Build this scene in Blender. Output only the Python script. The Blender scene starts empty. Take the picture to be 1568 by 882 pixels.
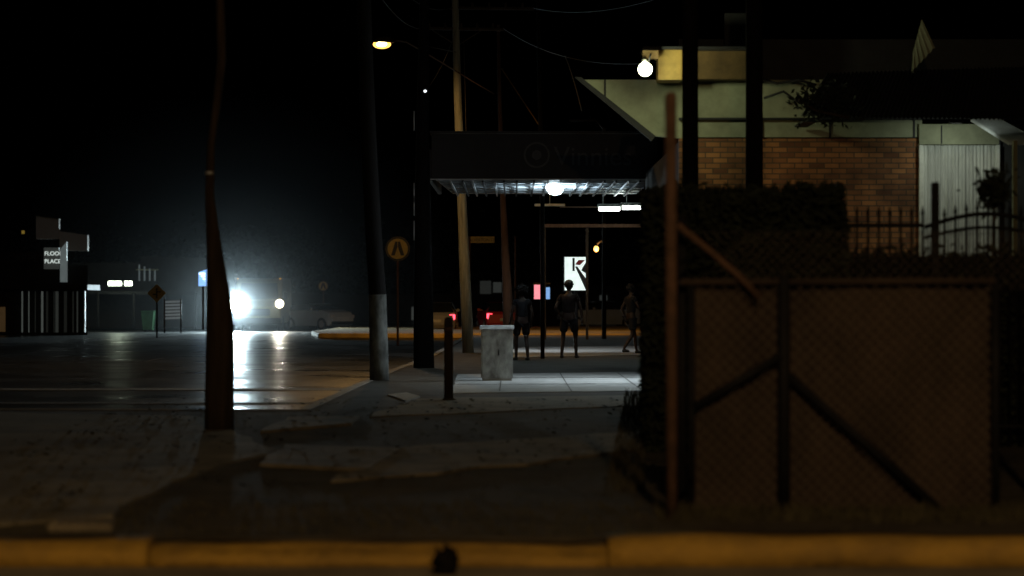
import bpy, bmesh, math, random
from mathutils import Vector, Matrix, noise
random.seed(7)
D=bpy.data; S=bpy.context.scene; COL=S.collection
CAM_H=1.45
# ---------- pixel helpers: image coordinates (u,v) + estimated depth -> metres ----------
def at(u,v,Y): return Vector(((u-784)*Y/3702.0, Y, CAM_H+(455-v)*Y/3702.0))
def gnd(u,v,z=0.0):
    Y=(CAM_H-z)*3702.0/(v-455); return Vector(((u-784)*Y/3702.0,Y,z))
# ---------- materials ----------
def M(name,col,rough=.8,var=.35,scale=3.0,bump=.15,metal=0,col2=None,spec=.5,rvar=0.0,stretch=(1,1,1)):
    m=D.materials.new(name); m.use_nodes=True; n=m.node_tree.nodes; l=m.node_tree.links
    p=n['Principled BSDF']; p.inputs['Metallic'].default_value=metal
    p.inputs['Specular IOR Level'].default_value=spec
    tc=n.new('ShaderNodeTexCoord'); mp=n.new('ShaderNodeMapping'); mp.inputs['Scale'].default_value=stretch
    l.new(tc.outputs['Object'],mp.inputs[0])
    nz=n.new('ShaderNodeTexNoise'); nz.inputs['Scale'].default_value=scale; nz.inputs['Detail'].default_value=8; nz.inputs['Roughness'].default_value=.65
    l.new(mp.outputs[0],nz.inputs['Vector'])
    r=n.new('ShaderNodeValToRGB'); r.color_ramp.elements[0].position=.32; r.color_ramp.elements[1].position=.68
    c2=col2 if col2 else tuple(c*(1-var) for c in col)
    r.color_ramp.elements[0].color=(*c2,1); r.color_ramp.elements[1].color=(*(tuple(min(1,c*(1+var*.5)) for c in col) if not col2 else col),1)
    l.new(nz.outputs['Fac'],r.inputs[0]); l.new(r.outputs[0],p.inputs['Base Color'])
    mr=n.new('ShaderNodeMapRange'); mr.inputs['To Min'].default_value=max(.05,rough-rvar); mr.inputs['To Max'].default_value=min(1,rough+rvar)
    mr.inputs['From Min'].default_value=.3; mr.inputs['From Max'].default_value=.7
    nz2=n.new('ShaderNodeTexNoise'); nz2.inputs['Scale'].default_value=scale*.4; nz2.inputs['Detail'].default_value=4
    l.new(mp.outputs[0],nz2.inputs['Vector']); l.new(nz2.outputs['Fac'],mr.inputs[0]); l.new(mr.outputs[0],p.inputs['Roughness'])
    if bump:
        nz3=n.new('ShaderNodeTexNoise'); nz3.inputs['Scale'].default_value=scale*8; nz3.inputs['Detail'].default_value=5
        l.new(mp.outputs[0],nz3.inputs['Vector'])
        b=n.new('ShaderNodeBump'); b.inputs['Strength'].default_value=bump; b.inputs['Distance'].default_value=.02
        l.new(nz3.outputs['Fac'],b.inputs['Height']); l.new(b.outputs[0],p.inputs['Normal'])
    return m
ASPH=M('asphalt',(.06,.062,.062),.37,.45,1.2,.55,rvar=.14,spec=.5)
ASPH2=M('worn_asphalt',(.10,.09,.075),.8,.5,1.1,.6)
VERGE=M('dirt_verge',(.075,.062,.042),.92,.6,1.5,.8)
CONC=M('lamplit_concrete',(.42,.42,.41),.75,.35,2.2,.3)  # pale tone paints the lamp-lit pavement patches
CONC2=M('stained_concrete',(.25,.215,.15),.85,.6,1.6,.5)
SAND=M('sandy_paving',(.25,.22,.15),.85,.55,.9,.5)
KERB=M('kerb_concrete',(.33,.31,.27),.7,.4,3,.4)
KERBY=M('orange_lit_kerb',(.60,.36,.05),.8,.5,1.6,.8,col2=(.24,.15,.04))  # yellow base holds the orange lamplight falling on the kerb face
KERBI=M('orange_lit_island_kerb',(.55,.40,.12),.8,.5,1.2,.8,col2=(.25,.18,.08))  # island kerb's orange lamplight put into its base colour
WOOD=M('weathered_timber',(.07,.052,.038),.95,.5,3,.6,stretch=(4,4,.4),spec=.15)
WOODL=M('grey_timber',(.32,.32,.25),.85,.45,3,.5,stretch=(5,5,.5))
WOODR=M('brown_timber',(.14,.075,.045),.9,.45,3,.5,stretch=(5,5,.5))
DARK=M('dark_steel',(.012,.012,.013),.7,.4,5,.2,spec=.2)
BLACKW=M('tarred_timber',(.010,.009,.009),.95,.4,4,.5,stretch=(4,4,.5),spec=.1)
RUST=M('rusted_pipe',(.17,.09,.055),.85,.55,9,.4,col2=(.07,.04,.025))
CLOTH=M('brown_shade_cloth',(.062,.043,.032),.95,.6,1.6,.6,stretch=(1,1,.6))
PEEL=M('peeling_grey_paint',(.20,.21,.20),.9,.3,3.2,.4,col2=(.012,.011,.010),spec=.2,stretch=(1,1,.6))
CAB=M('weathered_cabinet_paint',(.50,.52,.50),.7,.3,6,.4,col2=(.16,.155,.15),stretch=(1,1,.6))
GALV=M('galvanised_sheet',(.55,.57,.58),.4,.25,5,.1,metal=.35)
SOFF=M('soffit_sheet',(.55,.58,.60),.45,.35,2,.3)
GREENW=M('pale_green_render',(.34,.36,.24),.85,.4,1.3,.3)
WHITEP=M('white_trim_paint',(.60,.62,.56),.6,.25,4,.15)
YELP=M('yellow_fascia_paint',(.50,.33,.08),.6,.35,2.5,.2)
YELD=M('shaded_yellow_fascia',(.13,.08,.025),.8,.5,2.5,.2)  # darker copy of the fascia yellow, lamp fall-off put into its colour
FASC=M('dark_fascia_paint',(.016,.016,.018),.7,.3,3,.1)
LETR=M('sign_letter_paint',(.065,.065,.068),.7,.2,6,.05)
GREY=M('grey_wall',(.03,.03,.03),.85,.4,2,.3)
ROOFD=M('dark_roof_iron',(.02,.02,.022),.7,.4,3,.2)
SIGNY=M('yellow_sign_sheet',(.60,.42,.10),.5,.25,8,.05)
SIGNB=M('black_sign_ink',(.02,.02,.02),.5,.1,8,.02)
WIRE=M('cable_rubber',(.03,.028,.025),.7,.2,8,.05)
MESH=M('dull_mesh_wire',(.11,.09,.07),.8,.3,8,.05)
LEAF=M('hedge_leaf',(.022,.030,.014),.8,.5,4,.1)
GRASS=M('dry_grass',(.08,.07,.035),.9,.5,4,.1)
TYRE=M('tyre_rubber',(.02,.02,.02),.8,.2,8,.1)
GLASS=M('tinted_glass',(.02,.025,.03),.1,.1,3,0)
CORR=M('corrugated_curtain',(.52,.54,.50),.6,.45,2,.15,stretch=(3,3,.4))
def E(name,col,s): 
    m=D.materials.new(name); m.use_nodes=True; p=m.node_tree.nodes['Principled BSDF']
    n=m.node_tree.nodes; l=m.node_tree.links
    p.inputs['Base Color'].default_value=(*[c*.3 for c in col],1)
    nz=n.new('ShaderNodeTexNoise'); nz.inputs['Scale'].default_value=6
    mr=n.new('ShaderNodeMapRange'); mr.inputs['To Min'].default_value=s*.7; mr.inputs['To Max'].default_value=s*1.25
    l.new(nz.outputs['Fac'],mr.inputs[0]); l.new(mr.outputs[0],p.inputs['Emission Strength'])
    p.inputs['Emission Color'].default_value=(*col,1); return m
def brickmat():
    m=D.materials.new('face_brick'); m.use_nodes=True; n=m.node_tree.nodes; l=m.node_tree.links; p=n['Principled BSDF']; p.inputs['Roughness'].default_value=.9
    tc=n.new('ShaderNodeTexCoord'); sx=n.new('ShaderNodeSeparateXYZ'); cx=n.new('ShaderNodeCombineXYZ')
    l.new(tc.outputs['Object'],sx.inputs[0]); l.new(sx.outputs['X'],cx.inputs['X']); l.new(sx.outputs['Z'],cx.inputs['Y'])
    b=n.new('ShaderNodeTexBrick'); b.inputs['Scale'].default_value=1; b.inputs['Brick Width'].default_value=.24; b.inputs['Row Height'].default_value=.086
    b.inputs['Mortar Size'].default_value=.010; b.inputs['Color1'].default_value=(.52,.23,.08,1); b.inputs['Color2'].default_value=(.22,.09,.04,1); b.inputs['Mortar'].default_value=(.14,.09,.05,1)
    l.new(cx.outputs[0],b.inputs['Vector'])
    nz=n.new('ShaderNodeTexNoise'); nz.inputs['Scale'].default_value=1.1; nz.inputs['Detail'].default_value=7; l.new(cx.outputs[0],nz.inputs['Vector'])
    rr=n.new('ShaderNodeMapRange'); rr.inputs['From Min'].default_value=.3; rr.inputs['From Max'].default_value=.7; rr.inputs['To Min'].default_value=.2; l.new(nz.outputs['Fac'],rr.inputs[0])
    mx=n.new('ShaderNodeMix'); mx.data_type='RGBA'; mx.blend_type='MULTIPLY'; mx.inputs[0].default_value=1
    l.new(b.outputs['Color'],mx.inputs[6]); l.new(rr.outputs[0],mx.inputs[7]); 
    l.new(mx.outputs[2],p.inputs['Base Color'])
    bp=n.new('ShaderNodeBump'); bp.inputs['Strength'].default_value=.6; bp.inputs['Distance'].default_value=.01; bp.invert=True
    l.new(b.outputs['Fac'],bp.inputs['Height']); l.new(bp.outputs[0],p.inputs['Normal']); return m
BRICK=brickmat()
# ---------- geometry ----------
def G(name,loc=(0,0,0)):
    e=D.objects.new(name,None); e.empty_display_size=.2; e.location=loc; COL.objects.link(e); return e
def link(name,me,mat,par=None):
    o=D.objects.new(name,me); COL.objects.link(o)
    if mat: me.materials.append(mat)
    if par:
        o.parent=par; o.matrix_parent_inverse=Matrix.Translation(par.location).inverted()
    return o
def box(name,a,b,mat,par=None,bev=.0):
    bm=bmesh.new(); bmesh.ops.create_cube(bm,size=1)
    a=Vector(a);b=Vector(b); c=(a+b)/2; d=b-a
    for v in bm.verts: v.co=Vector((v.co.x*d.x+c.x,v.co.y*d.y+c.y,v.co.z*d.z+c.z))
    if bev: bmesh.ops.bevel(bm,geom=bm.edges[:],offset=bev,segments=2,affect='EDGES')
    bmesh.ops.recalc_face_normals(bm,faces=bm.faces[:])
    me=D.meshes.new(name); bm.to_mesh(me); bm.free(); return link(name,me,mat,par)
def tube(name,pts,rad,mat,par=None,seg=12):
    pts=[Vector(p) for p in pts]
    if not isinstance(rad,(list,tuple)): rad=[rad]*len(pts)
    bm=bmesh.new(); rings=[]
    for i,p in enumerate(pts):
        t=(pts[min(i+1,len(pts)-1)]-pts[max(i-1,0)]).normalized()
        up=Vector((0,0,1)) if abs(t.z)<.9 else Vector((0,1,0))
        x=t.cross(up).normalized(); y=t.cross(x).normalized()
        rings.append([bm.verts.new(p+(x*math.cos(2*math.pi*k/seg)+y*math.sin(2*math.pi*k/seg))*rad[i]) for k in range(seg)])
    for i in range(len(rings)-1):
        for k in range(seg):
            bm.faces.new((rings[i][k],rings[i][(k+1)%seg],rings[i+1][(k+1)%seg],rings[i+1][k])).smooth=True
    bm.faces.new(rings[0]); bm.faces.new(rings[-1][::-1])
    bmesh.ops.recalc_face_normals(bm,faces=bm.faces[:])
    me=D.meshes.new(name); bm.to_mesh(me); bm.free(); return link(name,me,mat,par)
def prism(name,poly,ext,mat,par=None,bev=0):
    bm=bmesh.new(); vs=[bm.verts.new(Vector(p)) for p in poly]; f=bm.faces.new(vs)
    r=bmesh.ops.extrude_face_region(bm,geom=[f]); nv=[g for g in r['geom'] if isinstance(g,bmesh.types.BMVert)]
    for v in nv: v.co+=Vector(ext)
    bmesh.ops.recalc_face_normals(bm,faces=bm.faces[:])
    if bev: bmesh.ops.bevel(bm,geom=bm.edges[:],offset=bev,segments=1,affect='EDGES')
    me=D.meshes.new(name); bm.to_mesh(me); bm.free(); return link(name,me,mat,par)
def sph(name,c,r,mat,par=None,sub=3,rough=0,fq=6):
    bm=bmesh.new(); bmesh.ops.create_icosphere(bm,subdivisions=sub,radius=1)
    r=Vector(r) if not isinstance(r,(int,float)) else Vector((r,r,r))
    for v in bm.verts:
        k=1+rough*noise.noise(v.co*fq*.5+Vector(c))
        v.co=Vector((v.co.x*r.x*k,v.co.y*r.y*k,v.co.z*r.z*k))+Vector(c)
    for f in bm.faces: f.smooth=True
    me=D.meshes.new(name); bm.to_mesh(me); bm.free(); return link(name,me,mat,par)
def disc(name,c,r,mat,par=None,th=.02,n=32,rx=None):
    return prism(name,[Vector(c)+Vector((r*math.cos(2*math.pi*k/n),0,(rx or r)*math.sin(2*math.pi*k/n))) for k in range(n)],(0,th,0),mat,par)
def text(name,s,loc,size,mat,par=None,ext=.01,rotz=0,align='LEFT'):
    c=D.curves.new(name,'FONT'); c.body=s; c.size=size; c.extrude=ext; c.align_x=align
    o=D.objects.new(name,c); COL.objects.link(o); o.rotation_euler=(math.pi/2,0,rotz); o.location=loc; c.materials.append(mat)
    if par: o.parent=par; o.matrix_parent_inverse=Matrix.Translation(par.location).inverted()
    return o
def lamp(name,kind,loc,power,col,rad=.1,par=None,target=None,angle=120,blend=1,size=None):
    L=D.lights.new(name,kind); L.energy=power; L.color=col
    if kind=='AREA':
        L.shape='RECTANGLE'; L.size,L.size_y=size
    else: L.shadow_soft_size=rad
    if kind=='SPOT': L.spot_size=math.radians(angle); L.spot_blend=blend
    o=D.objects.new(name,L); COL.objects.link(o); o.location=loc
    if target is not None: o.rotation_euler=(Vector(target)-Vector(loc)).to_track_quat('-Z','Y').to_euler()
    if par: o.parent=par; o.matrix_parent_inverse=Matrix.Translation(par.location).inverted()
    return o
def rag(pts,z0,z1,name,mat,j=.06,step=.6,par=None):
    out=[]
    for i in range(len(pts)):
        a=pts[i]; b=pts[(i+1)%len(pts)]; L=(b-a).length; n=max(1,int(L/step))
        for k in range(n):
            p=a.lerp(b,k/n); out.append(Vector((p.x+random.uniform(-j,j),p.y+random.uniform(-j,j)*3,z0)))
    return prism(name,out,(0,0,z1-z0),mat,par)
def glare_haze(par,c,nm,r,dn,sc=(1.1,1.2,1),col=(.88,.95,1,1)):  # scattering shell added to shape a glow around a lamp
    ob=sph(nm,c,(r*sc[0],r*sc[1],r*sc[2]),None,par,4)
    hm=D.materials.new('glare_haze_'+nm); hm.use_nodes=True; n=hm.node_tree.nodes; n.remove(n['Principled BSDF'])
    v_=n.new('ShaderNodeVolumeScatter'); v_.inputs['Density'].default_value=dn; v_.inputs['Anisotropy'].default_value=.3; v_.inputs['Color'].default_value=col
    hm.node_tree.links.new(v_.outputs[0],n['Material Output'].inputs['Volume']); ob.data.materials.append(hm)
# ---------- world, camera ----------
w=D.worlds.new('World'); S.world=w; w.use_nodes=True
sk=w.node_tree.nodes.new('ShaderNodeTexSky'); sk.sky_type='NISHITA'; sk.sun_disc=False; sk.sun_elevation=math.radians(-5); sk.sun_rotation=math.radians(200)
w.node_tree.links.new(sk.outputs[0],w.node_tree.nodes['Background'].inputs[0]); w.node_tree.nodes['Background'].inputs[1].default_value=.05
c=D.cameras.new('camera'); cam=D.objects.new('camera',c); COL.objects.link(cam); S.camera=cam
c.sensor_width=36; c.lens=85; c.clip_end=3000; cam.location=(0,0,CAM_H); cam.rotation_euler=(math.radians(90+.217),0,0)
c.dof.use_dof=True; c.dof.focus_distance=55; c.dof.aperture_fstop=1.4
S.view_settings.view_transform='Standard'; S.view_settings.look='None'; S.view_settings.exposure=0
moon=lamp('moon','SUN',(0,0,50),.010,(.7,.8,1),target=(20,40,0)); moon.data.angle=math.radians(.5)
# ---------- ground ----------
prism('asphalt_road',[(-900,-60,-.15),(900,-60,-.15),(900,1500,-.15),(-900,1500,-.15)],(0,0,-.3),ASPH)
vp=[Vector(p) for p in [(-16,14.62,0),(16,14.62,0),(16,98,0),(-1.6,94,0),(-1.74,76.7,0),(-1.9,59.6,0),(-2.27,48.4,0),(-2.46,39.8,0),(-2.6,31,0),(-16,31.8,0)]]
prism('footpath_ground',[p-Vector((0,0,.149)) for p in vp],(0,0,.149),VERGE)
kb=G('kerb')
x=-9.3; i=0
while x<9:
    L=random.uniform(2.2,3.4)
    h=random.uniform(-.03,.03); yo=random.uniform(-.015,.015)
    bm=bmesh.new(); nx=24; prof=[(0,-.16),(-.0,-.06),(.012,h-.05),(.05,h-.008),(.12,h+.004),(.30,h+.004),(.30,-.16)]
    rings=[]
    for k in range(nx+1):
        X=x+.004+(L-.008)*k/nx; rings.append([bm.verts.new((X,14.3+yo+py+.02*noise.noise(Vector((X*1.7,pz*6,2))),pz+.03*noise.noise(Vector((X*1.3,py*9,7))))) for py,pz in prof])
    for a_,b_ in zip(rings,rings[1:]):
        for q in range(len(prof)): bm.faces.new((a_[q],a_[(q+1)%len(prof)],b_[(q+1)%len(prof)],b_[q])).smooth=True
    bm.faces.new(rings[0]); bm.faces.new(rings[-1]); bmesh.ops.recalc_face_normals(bm,faces=bm.faces[:])
    me=D.meshes.new('kerb_stone'); bm.to_mesh(me); bm.free(); link('kerb_stone_%d'%i,me,KERBY,kb)
    x+=L; i+=1
box('gutter',(-9,13.75,-.16),(9,14.27,-.143),CONC2,kb)
k2=G('kerb')
ed=[vp[k] for k in range(3,10)]
for a,b in zip(ed,ed[1:]):
    d=(b-a).normalized(); nrm=Vector((d.y,-d.x,0))*.15
    if nrm.x>0: nrm=-nrm
    if abs(d.x)>.9: nrm=Vector((0,.15,0))
    prism('kerb_run',[a+Vector((0,0,-.148)),b+Vector((0,0,-.148)),b+nrm+Vector((0,0,-.148)),a+nrm+Vector((0,0,-.148))],(0,0,.155),KERB,k2)
pv=G('paving')  # real slabs, some toned to paint lamp-lit and shadowed bands
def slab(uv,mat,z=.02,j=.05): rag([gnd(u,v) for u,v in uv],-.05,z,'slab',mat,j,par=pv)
slab([(690,603),(990,599),(990,570),(702,574)],CONC,.012,.02)  # pale patch painting a pool of lamplight
slab([(745,548),(995,544),(995,530),(800,532)],CONC,.012,.03)  # pale band painting lamplight on the far footpath
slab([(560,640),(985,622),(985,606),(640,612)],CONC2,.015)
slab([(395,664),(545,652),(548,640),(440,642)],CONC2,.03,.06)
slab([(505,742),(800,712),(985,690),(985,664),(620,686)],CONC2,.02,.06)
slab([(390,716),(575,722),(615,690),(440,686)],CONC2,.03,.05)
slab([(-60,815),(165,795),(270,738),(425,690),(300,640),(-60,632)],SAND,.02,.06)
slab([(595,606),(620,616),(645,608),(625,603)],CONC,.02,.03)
for v in (580,590): prism('joint',[gnd(700,v)+Vector((0,0,.013)),gnd(990,v-1)+Vector((0,0,.013)),gnd(990,v-1.4)+Vector((0,0,.013)),gnd(700,v-.4)+Vector((0,0,.013))],(0,0,.003),ASPH2,pv)
for X in (-.2,.9,2.0): prism('joint',[(X,37,.013),(X+.02,37,.013),(X+.02,46,.013),(X,46,.013)],(0,0,.003),ASPH2,pv)
box('spoon_drain',(-20,41.5,-.149),(-2.9,42.3,-.142),KERB,pv)
box('road_patch',(-20,36.2,-.149),(-2.9,36.7,-.144),ASPH2,pv)
for k in range(7): box('lane_line',(-9.2,60+k*9,-.149),(-9.08,63+k*9,-.144),ASPH2,pv)
isl=G('traffic_island')
prism('island_kerb',[(-7.5,93.5,-.148),(6,92,-.148),(6.5,118,-.148),(-8,112,-.148),(-8.3,100,-.148)],(0,0,.20),KERBI,isl,.04)
def litter(name,n,xr,yr,z,mat,s=(.015,.05)):
    bm=bmesh.new()
    for _ in range(n):
        q=Vector((random.uniform(*xr),random.uniform(*yr),z)); a=random.uniform(0,6.3); r=random.uniform(*s); t=random.uniform(-.5,.8)
        d=Vector((math.cos(a),math.sin(a),t*.5))*r; e=Vector((-math.sin(a),math.cos(a),.2))*r*.5
        bm.faces.new([bm.verts.new(q+v+Vector((0,0,r*.4))) for v in (d,e,-d,-e)])
    me=D.meshes.new(name); bm.to_mesh(me); bm.free(); return link(name,me,mat)
litter('leaf_litter',2200,(-5,5),(14.7,34),.015,GRASS)
def grass(name,n,fn,h,mat):
    bm=bmesh.new()
    for _ in range(n):
        q=fn(); a=random.uniform(0,6.3); hh=h*random.uniform(.3,1.2); w_=.006
        l=Vector((random.uniform(-.3,.3),random.uniform(-.3,.3),1))*hh; s=Vector((math.cos(a),math.sin(a),0))*w_
        bm.faces.new([bm.verts.new(q-s),bm.verts.new(q+s),bm.verts.new(q+l)])
    me=D.meshes.new(name); bm.to_mesh(me); bm.free(); return link(name,me,mat)
U=random.uniform
grass('grass',3000,lambda:Vector((U(.95,4.0),U(15.5,16.6),0)),.09,GRASS)
grass('grass',1800,lambda:Vector((U(-4,.9),U(14.7,17),0)),.04,GRASS)
def fg():
    y=U(18,36); return Vector((1.25+(y-22.6)*.056+U(-.3,.0),y,0))
grass('grass',1600,fg,.12,GRASS)
dd=G('storm_drain')
for k in range(6): box('grate_bar',tuple(gnd(80+k*15,812)),tuple(gnd(80+k*15,812)+Vector((.03,.35,.05))),CONC2,dd,.006)
box('drain_frame',tuple(gnd(72,814)),tuple(gnd(172,814)+Vector((0,.05,.045))),CONC2,dd,.008)
rk=G('rock'); sph('rock_body',gnd(684,838)+Vector((0,-.10,-.07)),(.07,.06,.09),BLACKW,rk,3,.9,5)
# ---------- poles ----------
def pole(name,pts,Y,radii,mat,**k):
    g=G(name); tube('shaft',[at(u,v,Y) for u,v in pts],radii,mat,g,16); return g
Y=26.2
pA=pole('utility_pole',[(336,662),(336,600),(337,500),(335,460),(328,380),(321,300),(323,220),(333,150),(339,90),(338,40),(335,-40),(332,-260)],Y,[.162,.158,.152,.135,.085,.05,.042,.045,.05,.048,.045,.04],WOOD)
tube('collar',[at(321,268,Y),at(321,262,Y)],.052,GALV,pA)
Y=42.2
pB=pole('utility_pole',[(581,584),(578,450),(572,360),(566,250),(560,100),(556,-40),(550,-260)],Y,[.165,.15,.145,.14,.13,.12,.11],BLACKW)
tube('painted_band',[at(581,582,Y),at(580.5,560,Y),at(578,451,Y)],[.169,.166,.154],PEEL,pB,20)
Y=49.7
pC=pole('utility_pole',[(649,565),(648,400),(647,200),(650,0),(651,-200)],Y,[.215,.19,.13,.10,.09],BLACKW)
for v in (280,300,338,170): tube('bracket',[at(634,v,Y-.2),at(634,v+30,Y-.2)],.015,GALV,pC,6)
q=at(651,138,Y-.25); box('fill_spot_housing',q+Vector((-.06,0,-.04)),q+Vector((.06,.12,.05)),DARK,pC,.01); sph('bright_point',q+Vector((0,-.01,-.02)),(.035,.02,.03),E('bright_point',(.9,.95,1),1.5),pC,2)  # housing added for the car spot below, with a small bright point
lamp('car_fill_lamp','SPOT',q+Vector((-.1,.35,0)),9000,(.72,.86,1),.05,pC,target=gnd(487,503,-.15)+Vector((0,0,.8)),angle=4.6,blend=.8)  # added narrow spot that brightens the parked car
Y=63
pD=pole('utility_pole',[(717,541),(712,420),(707,300),(701,150),(697,0),(694,-160)],Y,[.15,.14,.12,.10,.085,.08],WOODL)
for (a,b) in [((650,43),(772,45)),((690,12),(818,13))]:
    tube('crossarm',[at(*a,Y),at(*b,Y)],.045,WOOD,pD,6)
    for k in range(5):
        u=a[0]+(b[0]-a[0])*(k+.3)/5; tube('insulator',[at(u,a[1],Y),at(u,a[1]-8,Y)],[.04,.025],WOOD,pD,8)
for s in (-1,1): tube('brace',[at(700,70,Y),at(700+s*38,46,Y)],.015,WOOD,pD,6)
sl=G('street_lamp')
tube('arm',[at(757,144,63.3),at(728,127,63),at(697,108,62.5),at(660,86,61),at(636,72,60),at(622,64,59.5),at(608,62,59),at(596,65,58.5)],[.018]*8,RUST,sl,8)
tube('arm_stay',[at(700,80,63),at(640,68,60)],.01,WOOD,sl,6)
p=at(586,67,58.5)
bm=bmesh.new(); bmesh.ops.create_uvsphere(bm,u_segments=20,v_segments=12,radius=1)
for v in bm.verts:
    v.co=Vector((v.co.x*.26,v.co.y*.15,max(v.co.z,-.15)*.13))+p+Vector((.03,0,.045))
me=D.meshes.new('hood'); bm.to_mesh(me); bm.free(); link('hood',me,WOOD,sl)
sph('lens',p+Vector((-.02,0,-.01)),(.22,.13,.11),E('sodium_lens',(1,.48,.09),3.2),sl)
sph('arc_tube',p+Vector((-.02,-.12,-.02)),(.13,.03,.065),E('sodium_arc',(1,.8,.4),14),sl)
lamp('sodium_lamp','SPOT',p+Vector((0,-.05,-.14)),560,(1,.55,.17),.1,sl,target=p+Vector((.3,.2,-5)),angle=176,blend=.3)
Y=70
pE=pole('utility_pole',[(779,505),(776,430),(770,300),(765,150),(763,38)],Y,[.16,.13,.08,.055,.045],WOODR)
pF=pole('utility_pole',[(832,520),(830,300),(826,100),(822,-120)],66,[.08,.07,.06,.05],BLACKW)
wr=G('overhead_wires')
def wire(a,b,sag=.3,r=.005,mat=WIRE,n=14):
    a=Vector(a);b=Vector(b); tube('wire',[a.lerp(b,t/n)-Vector((0,0,sag*4*(t/n)*(1-t/n))) for t in range(n+1)],r,mat,wr,5)
wire(at(768,105,70),at(831,200,66),.0,.018,YELP); wire(at(865,85,60),at(891,170,60),-.1,.015)  # first wire: orange lamplight on the stay given as yellow colour
wire(at(700,40,63),at(650,140,49.7),.2); wire(at(770,43,63),at(1050,90,40),.4)
wire(at(651,43,63),at(560,-40,42),.3); wire(at(815,12,63),at(1150,-60,40),.4); wire(at(690,12,63),at(560,-80,42),.4)
wire(at(710,60,63),at(716,300,62),-.1,.010)
for u,wd,Yp in ((1057,.105,31),(1155,.12,33)):
    g=G('timber_post'); tube('shaft',[at(u,610,Yp),at(u,290,Yp),at(u,0,Yp),at(u-1,-120,Yp)],[wd,wd,wd*.95,wd*.9],BLACKW,g); box('cap',tuple(at(u-10,-118,Yp)-Vector((0,.1,0))),tuple(at(u+10,-124,Yp)+Vector((0,.1,0))),GALV,g)
# ---------- bollard, cabinet ----------
b=G('bollard'); a=gnd(687,614)
tube('post',[a,a+Vector((0,0,1.08)),a+Vector((0,0,1.15)),a+Vector((0,0,1.17))],[.065,.062,.055,.03],WOOD,b,16); tube('base_collar',[a,a+Vector((0,0,.04))],.085,VERGE,b)
tube('reflector_band',[a+Vector((0,0,.98)),a+Vector((0,0,1.03))],.066,RUST,b,16)
cb=G('utility_cabinet'); a=gnd(761,584)
W=.275
box('body',a+Vector((-W,0,.05)),a+Vector((W,.38,.90)),CAB,cb,.015)
box('plinth',a+Vector((-W+.02,.02,-.02)),a+Vector((W-.02,.36,.049)),KERB,cb)
prism('lid',[a+Vector((-W-.02,-.025,.90)),a+Vector((W+.02,-.025,.90)),a+Vector((W+.02,.18,.955)),a+Vector((-W-.02,.18,.955))],(0,.22,.01),CAB,cb)
box('door',a+Vector((-W+.03,-.008,.10)),a+Vector((-.005,.0,.86)),CAB,cb,.003)
box('door',a+Vector((.005,-.008,.10)),a+Vector((W-.03,.0,.86)),CAB,cb,.003)
tube('handle',[a+Vector((.03,-.02,.45)),a+Vector((.03,-.02,.55))],.01,DARK,cb,8)
# ---------- signs ----------
def pedsign(u,v,Y,r,zb):
    g=G('pedestrian_crossing_sign'); c0=at(u,v,Y)
    tube('post',[(c0.x,Y+.05,zb),(c0.x,Y+.05,c0.z+r*.6)],.035,WOODR,g,8)
    disc('plate',c0,r,SIGNY,g,.02)
    n=40
    for k in range(n):
        a0=2*math.pi*k/n;a1=2*math.pi*(k+1)/n
        prism('rim',[c0+Vector((r*f*math.cos(t),-.006,r*f*math.sin(t))) for f,t in ((.99,a0),(.99,a1),(.84,a1),(.84,a0))],(0,.004,0),SIGNB,g)
    q=c0+Vector((0,-.012,0))
    for s in (-1,1):
        prism('leg_symbol',[q+Vector((s*x*r,0,z*r)) for x,z in ((.02,.6),(.2,.6),(.55,-.55),(.25,-.55),(.02,.15))],(0,.004,0),SIGNB,g)
pedsign(609,381,72,.36,0); pedsign(495,438,125,.27,-.15)
dw=G('warning_sign'); c0=at(240,449,95)
tube('post',[(c0.x,95.05,-.15),(c0.x,95.05,c0.z+.2)],.035,WOOD,dw,8)
prism('plate',[c0+Vector(v) for v in ((0,0,.37),(.37,0,0),(0,0,-.37),(-.37,0,0))],(0,.02,0),SIGNY,dw)
for pts in (((-.03,.2),(.03,.2),(.03,-.2),(-.03,-.2)),((.031,.08),(.16,.08),(.16,.03),(.031,.03)),((-.16,-.02),(-.031,-.02),(-.031,-.07),(-.16,-.07))):
    prism('symbol',[c0+Vector((x,-.01,z)) for x,z in pts],(0,.005,0),SIGNB,dw)
ss=G('street_name_sign'); c0=at(738,367,75)
tube('post',[at(719,505,75),at(719,362,75)],.035,WOODR,ss,8); tube('post',[at(789,505,76),at(789,362,76)],.03,WOODR,ss,8)
box('blade',c0+Vector((-.39,0,-.1)),c0+Vector((.39,.02,.1)),SIGNY,ss,.004)
text('lettering','ALVERTON ST',c0+Vector((0,-.008,-.05)),.125,SIGNB,ss,.002,align='CENTER')
# ---------- awning over the footpath ----------
aw=G('shop_awning')
zA=3.92
prism('soffit_deck',[(-1.63,50,zA),(2.95,50,zA),(2.95,57.4,zA-.02),(-1.40,57.4,zA-.02)],(0,0,.05),SOFF,aw)
yy=50.15
while yy<57.3:
    box('soffit_rib',(-1.58+(yy-50)*.03,yy,zA-.05),(2.94,yy+.05,zA-.005),SOFF,aw); yy+=1.2
xx=-1.3
while xx<2.8:
    box('soffit_batten',(xx,50.1,zA-.085),(xx+.04,57.3,zA-.051),random.choice([SOFF,ROOFD]),aw); xx+=random.uniform(.18,.36)
box('fascia',(-1.66,49.85,zA-.03),(3.0,49.98,4.82),FASC,aw,.01)
box('fascia_return',(-1.76,49.85,zA-.03),(-1.67,57.4,4.5),FASC,aw,.01)
box('edge_trim',(-1.68,49.8,zA-.05),(3.0,49.849,zA-.031),SOFF,aw)
text('sign_lettering','Vinnies',(.86,49.84,4.17),.56,LETR,aw,.006)
c0=Vector((.51,49.84,4.38))
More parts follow.
